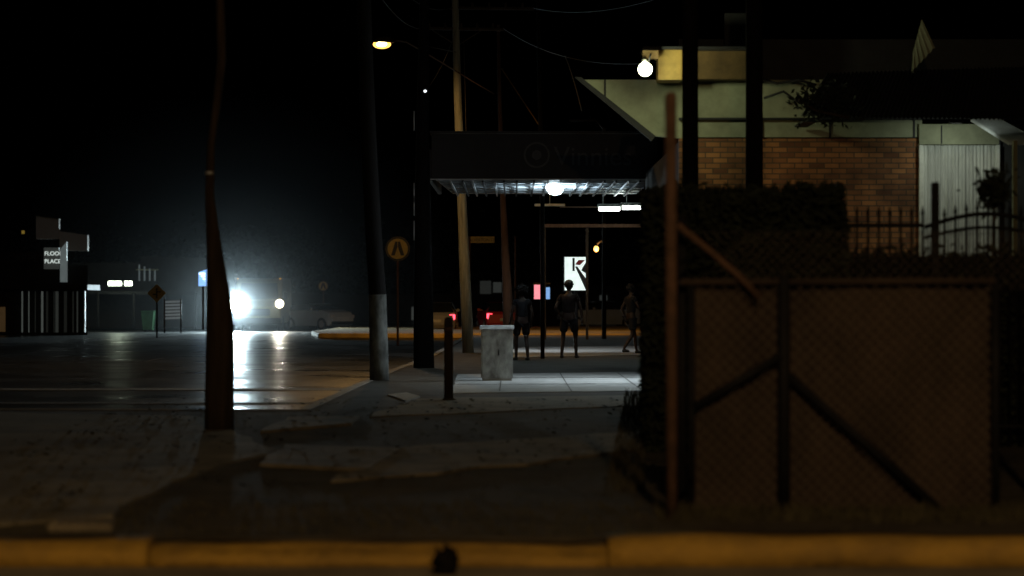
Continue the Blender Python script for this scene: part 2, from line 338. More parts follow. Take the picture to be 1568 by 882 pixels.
for rr,mm,yy_ in ((.27,LETR,0),(.23,FASC,-.008),(.10,LETR,-.016)): disc('sign_roundel',c0+Vector((0,yy_-.01,0)),rr,mm,aw,.008)
prism('roof',[(-1.7,49.9,4.83),(3,49.9,4.83),(3,57.4,5.3),(-1.5,57.4,4.6)],(0,0,.05),ROOFD,aw)
tube('awning_post',[(.72,57,0),(.72,57,zA-.09)],.05,BLACKW,aw)
tubeE=E('fluoro_tube',(.9,1,.92),16)
fl=G('fluorescent_light')
q=at(850,283,53)
box('fitting',(q.x-.18,52.9,zA-.14),(q.x+.18,53.1,zA-.09),WHITEP,fl); sph('diffuser',(q.x,53,zA-.17),(.15,.08,.06),E('cool_diffuser',(.8,.95,1),14),fl)
sph('diffuser',(q.x-.1,51.2,zA-.10),(.12,.08,.03),E('cool_diffuser2',(.8,.95,1),8),fl)
lamp('awning_lamp','SPOT',(q.x,52.7,zA-.33),190,(.68,.88,1),.06,fl,target=(q.x,52.9,zA+4),angle=178,blend=.2)
for u0,u1,v in ((917,949,320),(953,981,318)):
    a=at(u0,v,56.5);bb=at(u1,v,56.5); tube('tube',[a,bb],.045,tubeE,fl,10); box('batten',(a.x-.03,56.45,a.z+.05),(bb.x+.03,56.6,a.z+.12),WHITEP,fl)
    tube('hanger',[(a.x+.1,56.5,a.z+.12),(a.x+.1,56.5,zA-.1)],.01,WHITEP,fl,6)
lamp('fluoro_lamp','POINT',at(950,330,58.3),22,(.85,1,.92),.15,fl)
box('fill_fitting',(.6,63.9,3.86),(1.4,64.1,3.92),WHITEP,fl); tube('fill_rod',[(1,64,3.9),(1,64,4.6)],.01,WHITEP,fl,6)  # fitting and rod added to carry the lamp below
lamp('pavement_fill_lamp','SPOT',(1.0,64,3.8),420,(.85,.95,1),.3,fl,target=(1,66,0),angle=120)  # added lamp that brightens the pale pavement band
vf=G('verandah_frame')
box('beam',tuple(at(832,348,60)),tuple(at(985,343,60)+Vector((0,.1,0))),WOODR,vf); box('beam',tuple(at(857,318,58)),tuple(at(916,316,58)+Vector((0,.05,0))),RUST,vf)
for u in (834,899,): box('post',tuple(at(u-2,520,60)),tuple(at(u+2,349,60)+Vector((0,.1,0))),WOOD,vf)
box('roof_deck',(.8,60.2,4.6),(3.4,68,4.7),ROOFD,vf)
# ---------- green-walled / brick shop on the right ----------
sb=G('brick_shop_building'); Y=39
def wp(name,uv,Y,th,mat,par=sb): return prism(name,[at(u,v,Y) for u,v in uv],(0,th,0),mat,par)
wp('raking_end_wall',[(888,122),(1046,122),(1046,212),(1000,208)],Y,.12,GREENW)
wp('raking_barge',[(880,118),(890,118),(1004,208),(998,216)],Y-.1,.08,ROOFD)
wp('cover_strip',[(925,122),(928,122),(928,150),(925,150)],Y-.02,.015,ROOFD)
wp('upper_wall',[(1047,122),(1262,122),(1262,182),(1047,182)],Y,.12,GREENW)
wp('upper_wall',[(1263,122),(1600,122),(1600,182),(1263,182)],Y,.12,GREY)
wp('frieze_board',[(1047,184),(1412,184),(1412,210),(1047,210)],Y-.03,.12,GREENW)
for u in (1167,1271,1400): wp('cover_batten',[(u-1.5,183),(u+1.5,183),(u+1.5,211),(u-1.5,211)],Y-.05,.015,ROOFD)
box('brick_wall',tuple(at(1040,600,Y)),tuple(at(1410,212,Y)+Vector((0,.2,0))),BRICK,sb)
box('side_wall',(2.74,39.25,-.05),(2.9,49.7,4.0),GREY,sb)
box('hidden_fill_panel',(2.70,39.8,.5),(2.735,44.5,2.25),E('fill_panel_glow',(.8,.93,1),1.2),sb)  # added glowing panel, out of sight behind the hedge
lamp('hidden_fill_lamp','AREA',(2.6,42,1.6),150,(.78,.92,1),par=sb,target=(0,41.5,0),size=(1.2,3.5))  # added unseen area light that brightens the near pavement patch
wp('string_course',[(1040,180),(1412,180),(1412,183),(1040,183)],Y-.12,.2,ROOFD)
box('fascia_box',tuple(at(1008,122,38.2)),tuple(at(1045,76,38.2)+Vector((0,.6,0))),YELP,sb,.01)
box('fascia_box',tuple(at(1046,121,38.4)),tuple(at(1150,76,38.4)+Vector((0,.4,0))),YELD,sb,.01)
box('fascia_cap',tuple(at(985,75,38.1)),tuple(at(1152,71,38.1)+Vector((0,.8,0))),ROOFD,sb)
wp('parapet',[(1110,20),(1150,20),(1150,70),(1110,70)],Y,.1,GREY)
wp('rear_wall',[(1040,60),(1600,60),(1600,121),(1040,121)],Y+.4,.1,ROOFD)
q0=at(1412,600,Y); q1=at(1530,222,Y)
bm=bmesh.new(); n=150; prev=None
for k in range(n+1):
    X=q0.x+(q1.x-q0.x)*k/n; dy=.012*math.sin(k*.9)+.012*math.sin(k*.37)
    a=bm.verts.new((X,Y-.05+dy,q0.z)); t=bm.verts.new((X,Y-.05+dy*.5,q1.z))
    if prev: bm.faces.new((prev[0],a,t,prev[1])).smooth=True
    prev=(a,t)
me=D.meshes.new('curtain'); bm.to_mesh(me); bm.free(); link('curtain',me,CORR,sb)
wp('door_head',[(1408,190),(1530,190),(1530,221),(1408,221)],Y-.12,.1,GREENW)
wp('door_jamb',[(1408,222),(1414,222),(1414,600),(1408,600)],Y-.14,.1,WHITEP)
wp('door_jamb',[(1526,222),(1531,222),(1531,600),(1526,600)],Y-.14,.1,WHITEP)
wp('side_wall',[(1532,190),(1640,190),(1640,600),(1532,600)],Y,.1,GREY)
wp('mullion',[(1441,192),(1443,192),(1443,220),(1441,220)],Y-.14,.015,ROOFD)
wp('verandah_post',[(1552,215),(1558,215),(1558,600),(1552,600)],Y-2,.12,GREENW)
def corr(name,P0,P1,P2,P3,mat,par,n=60,amp=.02):
    bm=bmesh.new(); pr=None
    for k in range(n*2+1):
        t=k/(n*2); a=P0.lerp(P1,t); b_=P3.lerp(P2,t); o=Vector((0,0,amp*(1 if k%2 else -1)))
        v=(bm.verts.new(a+o),bm.verts.new(b_+o))
        if pr: bm.faces.new((pr[0],v[0],v[1],pr[1]))
        pr=v
    me=D.meshes.new(name); bm.to_mesh(me); bm.free(); return link(name,me,mat,par)
corr('verandah_roof',at(1265,112,38.8),at(1640,100,38.8),at(1640,184,35.5),at(1225,178,35.5),ROOFD,sb)
corr('side_roof_sheet',at(1486,183,38.8),at(1530,183,38.8),at(1600,220,37.2),at(1545,220,37.2),SOFF,sb,16,.025)
corr('loose_sheet',at(1398,80,37),at(1412,28,37),at(1432,72,36.8),at(1396,110,36.8),GREENW,sb,5,.015)
tube('sheet_prop',[at(1400,112,37),at(1404,60,37.1)],.02,ROOFD,sb,6)
tube('downpipe',[at(1165,120,38.7),at(1190,128,38.7),at(1222,122,38.7),at(1250,130,38.7)],.02,ROOFD,sb,8)
tube('conduit',[at(1170,150,38.7),at(1200,140,38.7),at(1225,158,38.7),at(1262,150,38.7)],.02,ROOFD,sb,8)
box('curtain_fill_fitting',tuple(at(1455,188,37.6)),tuple(at(1475,185,37.6)+Vector((0,.15,0))),ROOFD,sb)  # fitting added for the curtain light
lamp('curtain_fill_lamp','SPOT',at(1465,193,37.6),32,(.9,1,.85),.05,sb,target=at(1465,330,39),angle=150)  # added spot that brightens the curtain
lamp('brick_fill_lamp','SPOT',at(1240,188,37.7),12,(1,.68,.36),.05,sb,target=at(1240,300,39),angle=100)  # added spot that brightens the middle of the brick wall
box('brick_fill_fitting',tuple(at(1230,187,37.7)),tuple(at(1250,184,37.7)+Vector((0,1.15,0))),ROOFD,sb)  # fitting added for the brick wall spot
wl=G('wall_lamp'); q=at(988,106,37.6)
sph('globe',q,.11,E('lamp_globe',(1,1,.70),14),wl); tube('holder',[q+Vector((0,.05,.09)),q+Vector((0,.3,.2))],[.05,.03],WHITEP,wl,10)
box('bracket',tuple(at(984,90,37.9)),tuple(at(1008,77,37.9)+Vector((0,.1,0))),YELD,wl)
tube('guard',[q+Vector((.05,.02,.1)),q+Vector((.09,.02,.25))],.012,DARK,wl,6)
lamp('globe_lamp','POINT',q+Vector((0,-.22,-.02)),52,(.95,1,.60),.08,wl)
def foliage(name,n,fn,mat,s=(.03,.08),par=None):
    bm=bmesh.new()
    for _ in range(n):
        q=fn(); r=random.uniform(*s)
        u_=Vector((random.gauss(0,1),random.gauss(0,1),random.gauss(0,1))).normalized(); v_=u_.orthogonal().normalized()
        bm.faces.new([bm.verts.new(q+k) for k in (u_*r,v_*r*.45,-u_*r,-v_*r*.45)])
    me=D.meshes.new(name); bm.to_mesh(me); bm.free(); return link(name,me,mat,par)
cr=G('climbing_vine')
tube('stem',[at(1300,180,35.4),at(1250,170,35.4),at(1218,150,35.5)],[.03,.02,.01],WOOD,cr,8)
foliage('leaves',500,lambda:at(random.gauss(1264,22),random.gauss(155,14),35.45)+Vector((0,random.gauss(0,.08),0)),LEAF,(.03,.08),cr)
# ---------- hedge, iron fence ----------
hg=G('hedge')
def fh():
    X=U(1.26,3.15); top=2.46+.05*math.sin(X*5)+.04*math.sin(X*17); 
    return Vector((X,random.choice([22.7,22.7,23.6])+random.gauss(0,.10),U(0,top)))
def fs():
    y=U(22.6,36); return Vector((1.27+(y-22.6)*.058+random.gauss(0,.03),y,U(0,2.4)))
foliage('leaves',14000,fh,LEAF,(.03,.07),hg)
foliage('side_leaves',6000,fs,LEAF,(.03,.07),hg)
foliage('top_leaves',3000,lambda:Vector((U(1.3,3.1),U(22.6,23.8),2.4+random.gauss(0,.04))),LEAF,(.03,.07),hg)
box('inner_branches',(1.38,22.85,0),(3.1,23.5,2.36),BLACKW,hg,.05)
prism('inner_branches',[(1.40,23.55,0),(2.1,23.55,0),(2.7,36,0),(2.15,36,0)],(0,0,2.25),BLACKW,hg,.05)
foliage('outer_leaves',9000,lambda:Vector((U(3.1,6.5),23.6+random.gauss(0,.15),U(0,1.92+.05*math.sin(random.random()*30)))),LEAF,(.03,.07),hg)
box('inner_branches',(3.12,23.5,0),(6.5,23.9,1.85),BLACKW,hg,.05)
nf=G('iron_fence'); X=3.1
while X<5.4:
    top=2.30 if X<3.95 else 2.22+.13*math.sin(min(1,(X-3.95)/1.2)*math.pi)
    tube('picket',[(X,23.2,.05),(X,23.2,top-.06),(X,23.2,top-.05),(X,23.2,top+.03)],[.012,.012,.02,.001],DARK,nf,6); X+=.105
box('rail',(3.1,23.18,2.12),(3.95,23.22,2.16),DARK,nf); box('rail',(3.1,23.18,.2),(5.4,23.22,.23),DARK,nf)
tube('arched_rail',[(3.96+1.2*t/12,23.2,2.12+.13*math.sin(t/12*math.pi)) for t in range(13)],.024,DARK,nf,6)
tube('arched_rail',[(3.96+1.2*t/12,23.2,2.02+.10*math.sin(t/12*math.pi)) for t in range(13)],.018,DARK,nf,6)
for X in (3.13,4.05): box('fence_post',(X-.035,23.10,0),(X+.035,23.18,2.55),DARK,nf,.01)
sh=G('shrub')
tube('stem',[at(1520,650,24),at(1522,330,24),at(1524,290,24)],[.03,.02,.01],WOOD,sh,6)
foliage('leaves',500,lambda:at(1522,292,24)+Vector((random.gauss(0,.07),random.gauss(0,.1),random.gauss(0,.10))),LEAF,(.03,.06),sh)
# ---------- chain-link fence + covered gate ----------
gt=G('chain_link_gate'); Y=16.4
def gp(u,v,dy=0): return at(u,v,Y)+Vector((0,dy,0))
def gt_t(name,pts,r,mat,dy=0): return tube(name,[gp(u,v,dy) for u,v in pts],r,mat,gt,10)
bm=bmesh.new(); nx,nz=60,40; vs=[]
for i in range(nx+1):
    row=[]
    for j in range(nz+1):
        p_=at(1062+(1516-1062)*i/nx,778-(778-428)*j/nz,Y)
        p_.y+=.05*noise.noise(Vector((i*.13,j*.05,1)))+.03*noise.noise(Vector((i*.4,j*.1,3)))+.03
        row.append(bm.verts.new(p_))
    vs.append(row)
for i in range(nx):
    for j in range(nz): bm.faces.new((vs[i][j],vs[i+1][j],vs[i+1][j+1],vs[i][j+1])).smooth=True
me=D.meshes.new('shade_cloth'); bm.to_mesh(me); bm.free(); link('shade_cloth',me,CLOTH,gt)
gt_t('frame_stile',[(1058,790),(1058,425)],.025,DARK,-.05); gt_t('frame_stile',[(1522,790),(1522,425)],.03,DARK,-.05)
gt_t('frame_mid',[(1199,785),(1199,420)],.042,DARK,-.06)
gt_t('top_rail',[(1040,432),(1522,430)],.022,CLOTH,-.06); gt_t('bottom_rail',[(1058,783),(1522,783)],.02,DARK,-.05)
gt_t('brace',[(1062,622),(1195,543)],.028,DARK,-.08); gt_t('brace',[(1206,575),(1438,780)],.03,DARK,-.08)
gt_t('corner_stay',[(1036,345),(1085,385),(1130,424),(1160,455)],.022,RUST,-.12)
gt_t('rear_post',[(1046,790),(1046,330)],.03,DARK,.1)
bm=bmesh.new()
def wline(a,b,r=.0016): 
    a=Vector(a); b=Vector(b); d=(b-a).normalized(); s=d.cross(Vector((0,1,0)))*r
    for o in (s,Vector((0,r,0))): bm.faces.new([bm.verts.new(p) for p in (a-o,a+o,b+o,b-o)])
gx0,gx1=at(1060,0,16.4).x,at(1520,0,16.4).x; gz0,gz1=.03,1.55
X=gx0-(gz1-gz0)
while X<gx1:
    for s in (1,-1):
        xa,xb=(X,X+gz1-gz0); za,zb=(gz0,gz1) if s==1 else (gz1,gz0)
        ta=max(0,(gx0-xa)/(xb-xa)); tb_=min(1,(gx1-xa)/(xb-xa))
        if tb_>ta: wline((xa+(xb-xa)*ta,16.365,za+(zb-za)*ta),(xa+(xb-xa)*tb_,16.365,za+(zb-za)*tb_),.0022)
    X+=.085
me=D.meshes.new('gate_mesh'); bm.to_mesh(me); bm.free(); link('gate_mesh',me,MESH,gt)
gp_=G('gate_post'); tube('pipe',[at(1029,797,15.8),at(1028,470,15.8),at(1027,150,15.8)],.038,RUST,gp_,14); sph('cap',at(1027,149,15.8),.040,RUST,gp_,2)
for v in (400,735): tube('hinge',[at(1027,v,15.8),gp(1058,v,-.05)],.014,DARK,gp_,8)
ch=G('chain_link_fence')
bm=bmesh.new(); x0,x1=at(1060,0,16.6).x,at(1600,0,16.6).x; z0,z1=1.5,1.9; st=.07
X=x0
while X<x1:
    for s in (1,-1):
        A=Vector((X,16.6,z0)) if s==1 else Vector((X+.4,16.6,z0)); B=Vector((A.x+s*.4,16.6,z1)); wline(A,B)
    X+=st
me=D.meshes.new('mesh_wire'); bm.to_mesh(me); bm.free(); link('mesh_wire',me,MESH,ch)
tube('top_wire',[(x0,16.6,1.9),(x1,16.6,1.89)],.004,WIRE,ch,6)
tube('line_post',[(x1,16.62,0),(x1,16.62,2.0)],.03,DARK,ch,8)
# ---------- left shops ----------
ls=G('shop_row'); Y=102
def lw(name,uv,Y,th,mat): return prism(name,[at(u,v,Y) for u,v in uv],(0,th,0),mat,ls)
xr=at(134,0,102).x
prism('building_body',[(xr,102,-.15),(xr-5.5,110,-.15),(-30,110,-.15),(-30,102,-.15)],(0,0,2.95),GREY,ls)
prism('upper_storey',[(xr-.9,102.02,2.81),(xr-6,110,2.81),(-30,110,2.81),(-30,102.02,2.81)],(0,0,.55),GREY,ls)
DB=E('parapet_glow',(.5,.42,.35),.010)  # faint emission stands for light falling on the parapet blocks
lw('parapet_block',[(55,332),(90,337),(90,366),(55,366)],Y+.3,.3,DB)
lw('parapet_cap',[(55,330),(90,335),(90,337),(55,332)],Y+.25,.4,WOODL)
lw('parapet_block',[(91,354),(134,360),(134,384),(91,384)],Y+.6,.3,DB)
lw('sign_board',[(67,379),(90,379),(90,412),(67,412)],Y-.3,.2,E('sign_lit',(.55,.6,.55),.04))
SL=E('sign_letters',(.8,.9,.85),.9)
text('sign_text','FLOOR',at(68,391,Y-.32),.24,SL,ls,.004); text('sign_text','PLACE',at(68,403,Y-.32),.24,SL,ls,.004)
lw('pylon_sign',[(92,382),(102,370),(102,432),(92,432)],Y-1,.2,E('pylon_lit',(.5,.6,.6),.16))
text('faint_sign','CARPETS',at(10,401,Y-.1),.45,LETR,ls,.01)
u=33
while u<134:
    wd=random.choice([.8,1.5,2.5,4]); lw('glowing_slat',[(u,446),(u+wd,446),(u+wd,509),(u,509)],Y-.25,.1,E('slat_%d'%int(u),(.6,.68,.62),random.choice([.004,.01,.03,.08,.16]))); u+=wd+random.choice([2,5,9])  # slats glow by themselves in place of light falling on them
lw('lit_doorway',[(-10,470),(8,470),(8,508),(-10,508)],Y-.1,.05,E('warm_doorway',(1,.6,.25),.03))
lw('verandah_roof',[(-120,432),(134,436),(134,444),(-120,440)],Y-3,3,ROOFD)
lw('warm_lamp',[(33,353),(37,353),(37,358),(33,358)],Y+8,.1,E('far_warm',(.9,.6,.1),.15))
sh2=G('shop_row')
prism('facade',[at(u,v,118) for u,v in ((110,402),(215,402),(215,392),(330,396),(330,503),(110,503))],(0,8,0),GREY,sh2)
for u0,u1 in ((166,186),(191,202)):
    a=at(u0,434,112);bb=at(u1,434,112); tube('fluoro_tube',[a,bb],.11,E('far_tube',(.85,1,.75),7),sh2,8)
lamp('shop_lamp','POINT',at(182,440,111.5),30,(.85,1,.75),.2,sh2)
for k,u in enumerate((212,220,228,236)): prism('rooftop_rail',[at(u,405+k*3,116),at(u+2,405+k*3,116),at(u+2,430,116),at(u,430,116)],(0,.1,0),E('rail_%d'%k,(.5,.6,.65),.10),sh2)  # glowing bars standing in for a lit windowed item
prism('rooftop_rail_top',[at(208,412,116),at(242,412,116),at(242,414,116),at(208,414,116)],(0,.1,0),GREENW,sh2)
prism('verandah',[at(110,445,114),at(330,447,114),at(330,452,114),at(110,450,114)],(0,4,0),ROOFD,sh2)
for u in (150,205,252,300): tube('verandah_post',[at(u,504,114),at(u,448,114)],.06,GREY,sh2,8)
bs=G('illuminated_sign'); prism('panel',[at(u,v,105) for u,v in ((304,417),(318,412),(318,438),(304,438))],(0,.2,0),E('blue_panel',(.25,.5,1),1.3),bs)
for k in range(4): prism('lettering',[at(305+k*3,418+k*4,104.9),at(314,418+k*4,104.9),at(314,420+k*4,104.9),at(305+k*3,420+k*4,104.9)],(0,.05,0),E('w_%d'%k,(.9,1,1),2.5),bs)
tube('post',[at(311,505,105),at(311,438,105)],.05,WOOD,bs,8)
st_=G('louvred_board')
for k in range(6): prism('slat',[at(251,461+k*5,100),at(278,460+k*5,100),at(278,463+k*5,100),at(251,464+k*5,100)],(0,.05,0),E('slatlit%d'%k,(.6,.68,.7),.14),st_)  # slats given emission so the board looks lit
for u in (252,277): tube('leg',[at(u,510,100),at(u,458,100)],.03,WOOD,st_,6)
bn=G('wheelie_bin'); a=gnd(226,508,-.15); GB=M('green_bin_plastic',(.05,.2,.08),.5,.3,5,.1)
prism('body',[a+Vector(v) for v in ((-.22,0,.08),(.22,0,.08),(.29,0,.9),(-.29,0,.9))],(0,.6,0),GB,bn,.02); box('lid',a+Vector((-.31,-.03,.9)),a+Vector((.31,.65,.97)),GB,bn,.02)
for s in (-.2,.2): tube('wheel',[a+Vector((s-.03,.55,.1)),a+Vector((s+.03,.55,.1))],.1,TYRE,bn,12)
# ---------- distant backdrop ----------
fb=G('distant_shed')
prism('facade',[at(u,v,150) for u,v in ((440,448),(560,452),(690,450),(700,436),(860,436),(1000,440),(1000,500),(440,500))],(0,10,0),GREY,fb)
for u0,u1,v0,v1 in ((735,752,430,450),(755,768,432,448),(905,940,462,488),(918,930,452,460),(630,640,470,490),(870,884,470,486)): prism('window',[at(u0,v0,149.8),at(u1,v0,149.8),at(u1,v1,149.8),at(u0,v1,149.8)],(0,.1,0),E('dimwin%d'%u0,(.4,.45,.42),random.choice([.03,.05,.07])),fb)
tb=G('tree_line')
def ftb():
    k=random.randint(0,13); X=-34+k*4.5; return Vector((X+random.gauss(0,2),160+random.gauss(0,2),3+random.gauss(0,1.3)+math.sin(k*2.1)))
foliage('crowns',9000,ftb,LEAF,(.15,.4),tb)
for k in range(14): tube('trunk',[(-34+k*4.5,160,-.2),(-34+k*4.5+.4,160,3.5)],[.2,.1],WOOD,tb,6)
# ---------- signs & lights centre ----------
ks=G('illuminated_sign'); Y=70
box('cabinet',tuple(at(863,446,Y)),tuple(at(901,392,Y)+Vector((0,.15,0))),DARK,ks,.01)
box('face',tuple(at(864.5,444.5,Y-.02)),tuple(at(899.5,393.5,Y-.01)),E('sign_face',(.86,1,.95),1.0),ks)
for pts in (((876.5,395),(880,395),(880,415),(876.5,415)),((880.5,408),(884,408),(899.6,430),(899.6,444),(897,444)),((893,408),(899.6,398),(899.6,420),(890,414))): prism('glyph',[at(u,v,Y-.03) for u,v in pts],(0,.004,0),SIGNB,ks)
prism('glyph_red',[at(u,v,Y-.03) for u,v in ((886,398),(896,398),(888,406),(880.5,405))],(0,.004,0),E('red_glyph',(.3,.02,.02),.2),ks)
tube('post',[at(882,515,Y+.08),at(882,446,Y+.08)],.06,DARK,ks,8)
pk=G('illuminated_sign'); box('pink_face',tuple(at(818,458,90)),tuple(at(829,436,90)+Vector((0,.2,0))),E('pink_face',(1,.3,.38),1.0),pk); box('blue_face',tuple(at(833,458,90)),tuple(at(842,440,90)+Vector((0,.2,0))),E('blue_face',(.2,.45,.9),.8),pk)
box('top_cap',tuple(at(817,435,90)),tuple(at(843,433,90)+Vector((0,.2,0))),DARK,pk)
tube('post',[at(831,505,90.1),at(831,434,90.1)],.06,DARK,pk,8)
al=G('street_lamp'); q=at(913,381,100); sph('lens',q,(.1,.1,.12),E('amber_lens',(1,.55,.12),4),al); tube('pole',[at(925,505,100),at(925,375,100),at(921,368,100),at(914,374,100)],[.07,.05,.04,.04],WOOD,al,8); lamp('amber_lamp','POINT',q+Vector((0,-.2,-.2)),90,(1,.55,.2),.1,al)
lamp('island_fill_lamp','SPOT',(2,84,7.5),2600,(1,.5,.13),.15,al,target=(-1,95,0),angle=75)  # added spot that brightens the island kerb
tube('island_fill_pole',[(3.2,84,0),(3.2,84,7.3),(2.9,84,7.6),(2,84,7.6)],[.08,.06,.04,.04],WOOD,al,8)  # pole added to carry the island spot
# ---------- vehicles ----------
def car(name,loc,ang,paint,L=4.2,Wd=1.72,H=1.42,head=None,tail=None):
    g=G(name,loc)
    def add(o): o.data.transform(Matrix.Translation(Vector(loc))@Matrix.Rotation(ang,4,'Z')); o.parent=g; o.matrix_parent_inverse=Matrix.Translation(g.location).inverted(); return o
    secs=[(-.5,.40,.78,.80,.86),(-.47,.24,.90,.93,.96),(-.36,.2,.95,1.18,.98),(-.25,.2,.96,H,1),(0,.2,.97,H+.02,1),(.10,.2,.96,H-.02,1),(.27,.2,.93,.98,1),(.44,.22,.84,.86,.96),(.5,.38,.62,.64,.85)]
    bm=bmesh.new(); rings=[]
    for (t,zb,zs,zt,wf) in secs:
        w2=Wd/2*wf; y=t*L; wt=w2*(.74 if zt>zs+.15 else .93)
        rings.append([bm.verts.new((s*a,y,z)) for s,a,z in ((-1,w2*.93,zb),(-1,w2,(zb+zs)/2),(-1,w2*.97,zs),(-1,wt,zt),(1,wt,zt),(1,w2*.97,zs),(1,w2,(zb+zs)/2),(1,w2*.93,zb))])
    for a,b_ in zip(rings,rings[1:]):
        for k in range(8): bm.faces.new((a[k],a[(k+1)%8],b_[(k+1)%8],b_[k]))
    bm.faces.new(rings[0]); bm.faces.new(rings[-1]); bmesh.ops.recalc_face_normals(bm,faces=bm.faces[:])
    me=D.meshes.new('body'); bm.to_mesh(me); bm.free(); me.materials.append(paint); me.materials.append(GLASS)
    for f in me.polygons:
        cz=f.center
        if cz.z>1.0 and cz.z<H-.04 and len(f.vertices)==4: f.material_index=1
    ob=D.objects.new('body',me); COL.objects.link(ob); add(ob)
    for sx in (-1,1):
        for yy in (-.31,.32):
            add(tube('wheel',[(sx*(Wd/2-.2),yy*L,.3),(sx*(Wd/2+.005),yy*L,.3)],.31,TYRE,None,20))
            add(tube('rim',[(sx*(Wd/2-.05),yy*L,.3),(sx*(Wd/2+.015),yy*L,.3)],.19,GALV,None,12))
        add(box('headlight',(sx*Wd*.40-.14,L*.472,.58),(sx*Wd*.40+.1,L*.492,.74),head or GALV,None,.01))
        add(box('tail_light',(sx*Wd*.40-.12,-L*.497,.62),(sx*Wd*.40+.12,-L*.477,.84),tail or RUST,None,.01))
        add(box('mirror',(sx*(Wd/2+.03)-.07,.1*L,.95),(sx*(Wd/2+.03)+.07,.13*L,1.08),paint,None,.02))
    add(box('front_bumper',(-Wd*.42,L*.48,.28),(Wd*.42,L*.505,.45),DARK,None,.02)); add(box('number_plate',(-.2,-L*.507,.5),(.2,-L*.5,.62),WHITEP,None))
    return g
pw=M('silver_blue_paint',(.42,.50,.56),.3,.1,3,0); pr=M('red_paint',(.45,.03,.03),.3,.1,3,0); pg=M('grey_paint',(.3,.31,.32),.35,.1,3,0)
red=E('tail_lens',(1,.05,.08),6)
car('parked_car',gnd(487,505,-.15),math.radians(225),pw,3.7,1.6,1.25)
car('parked_car',gnd(752,507,-.15)+Vector((.35,0,0)),math.radians(8),pr,4.0,1.7,1.35,tail=red)
car('parked_car',(-3.3,108,-.15),math.radians(0),pg,4.2,1.7,1.35,tail=red)
car('parked_car',gnd(925,505,-.15)+Vector((0,6,0)),math.radians(100),pw,4.2,1.7,1.35)
vn=G('van',(-12,114,-.15)); o=Vector((-12,114,-.15)); vp_=M('yellow_van_paint',(.20,.16,.06),.5,.15,3,0)
def vb(n,a,b_,m,bev=.03): return box(n,o+Vector(a),o+Vector(b_),m,vn,bev)
prism('body',[o+Vector((-1.1,y,z)) for y,z in ((0,.35),(0,1.15),(.45,1.45),(.95,2.3),(1.3,2.5),(5.4,2.5),(5.5,2.3),(5.5,.4))],(2.2,0,0),vp_,vn,.05)
prism('windscreen',[o+Vector(v) for v in ((-.95,.41,1.5),(.95,.41,1.5),(.85,.88,2.26),(-.85,.88,2.26))],(0,-.03,.01),GLASS,vn)
vb('bumper',(-1.12,-.12,.3),(1.12,.0,.62),DARK); vb('grille',(-.6,-.04,.72),(.6,0,1.05),DARK)
for s in (-1,1):
    tube('wheel',[o+Vector((s*.85,1,.36)),o+Vector((s*1.12,1,.36))],.36,TYRE,vn,20); tube('wheel',[o+Vector((s*.85,4.4,.36)),o+Vector((s*1.12,4.4,.36))],.36,TYRE,vn,20)
    vb('mirror',(s*1.28-.1,.5,1.5),(s*1.28+.1,.6,1.85),DARK,.02); vb('marker_light',(s*1.0-.03,.6,2.45),(s*1.0+.03,.7,2.5),E('marker',(1,.5,.1),1.2),.005)
h1=Vector((at(362,466,113.7))); h2=at(428,465,113.7)
disc('headlight_lens',h1,.36,E('main_beam',(.85,1,1),80),vn,.05); disc('headlight_ring',h1+Vector((0,.03,0)),.40,GALV,vn,.05)
disc('headlight_lens',h2,.18,E('dip_beam',(1,.85,.55),20),vn,.05); disc('headlight_ring',h2+Vector((0,.03,0)),.21,GALV,vn,.05)
lamp('main_beam_lamp','SPOT',h1+Vector((0,-.12,0)),10500,(.70,.92,1),.3,vn,target=(-3,20,.4),angle=150,blend=1)
lamp('dip_beam_lamp','SPOT',h2+Vector((0,-.12,0)),450,(.95,.9,.75),.12,vn,target=(-4,20,0),angle=150,blend=1)
hz=G('glare_haze',h1)
for nm,r,dn in (('dense_core',.9,.045),('inner_veil',1.9,.009),('mid_veil',3.8,.0022),('wide_veil',6.5,.0006),('outer_veil',10.5,.0005)): glare_haze(hz,h1+Vector((0,-.05,0)),nm,r,dn)  # nested scatter shells added to form the headlight's glare
# ---------- near sodium street lamp ----------
nl=G('street_lamp'); q=Vector((1.5,1.0,7.2))
tube('pole',[(6.5,-.5,-.15),(6.5,-.5,6.9),(6.2,-.4,7.4),(5.5,-.2,7.6),(2,1,7.4)],[.12,.09,.07,.05,.04],GALV,nl,12)
sph('hood',q+Vector((0,0,.12)),(.35,.2,.1),GALV,nl); sph('lens',q,(.22,.14,.08),E('near_sodium',(1,.6,.2),10),nl)
lamp('near_sodium_lamp','SPOT',q+Vector((0,0,-.12)),2300,(1,.64,.30),.12,nl,target=(-1,13,0),angle=110,blend=.8)
# ---------- people ----------
SKIN=M('skin',(.05,.03,.022),.6,.15,8,.05); HAIR=M('dark_hair',(.012,.010,.009),.8,.3,20,.4); SHIRT=M('dark_shirt',(.012,.012,.015),.95,.3,8,.2); SHIRT2=M('maroon_shirt',(.020,.012,.011),.95,.3,8,.2); SHORT=M('dark_shorts',(.012,.012,.015),.95,.3,8,.2); SHOE=M('shoe_canvas',(.05,.05,.05),.8,.3,8,.1)
def skin(name,V,Eg,R,mat,par,root=0,sub=2):
    me=D.meshes.new(name); me.from_pydata([tuple(v) for v in V],Eg,[]); ob=link(name,me,mat,None); ob.parent=par
    md=ob.modifiers.new('Skin','SKIN'); md.use_smooth_shade=True
    for i,sv in enumerate(me.skin_vertices[0].data):
        r=R[i]; sv.radius=(r,r) if isinstance(r,(int,float)) else r; sv.use_root=(i==root)
    s=ob.modifiers.new('Sub','SUBSURF'); s.levels=sub; s.render_levels=sub
    return ob
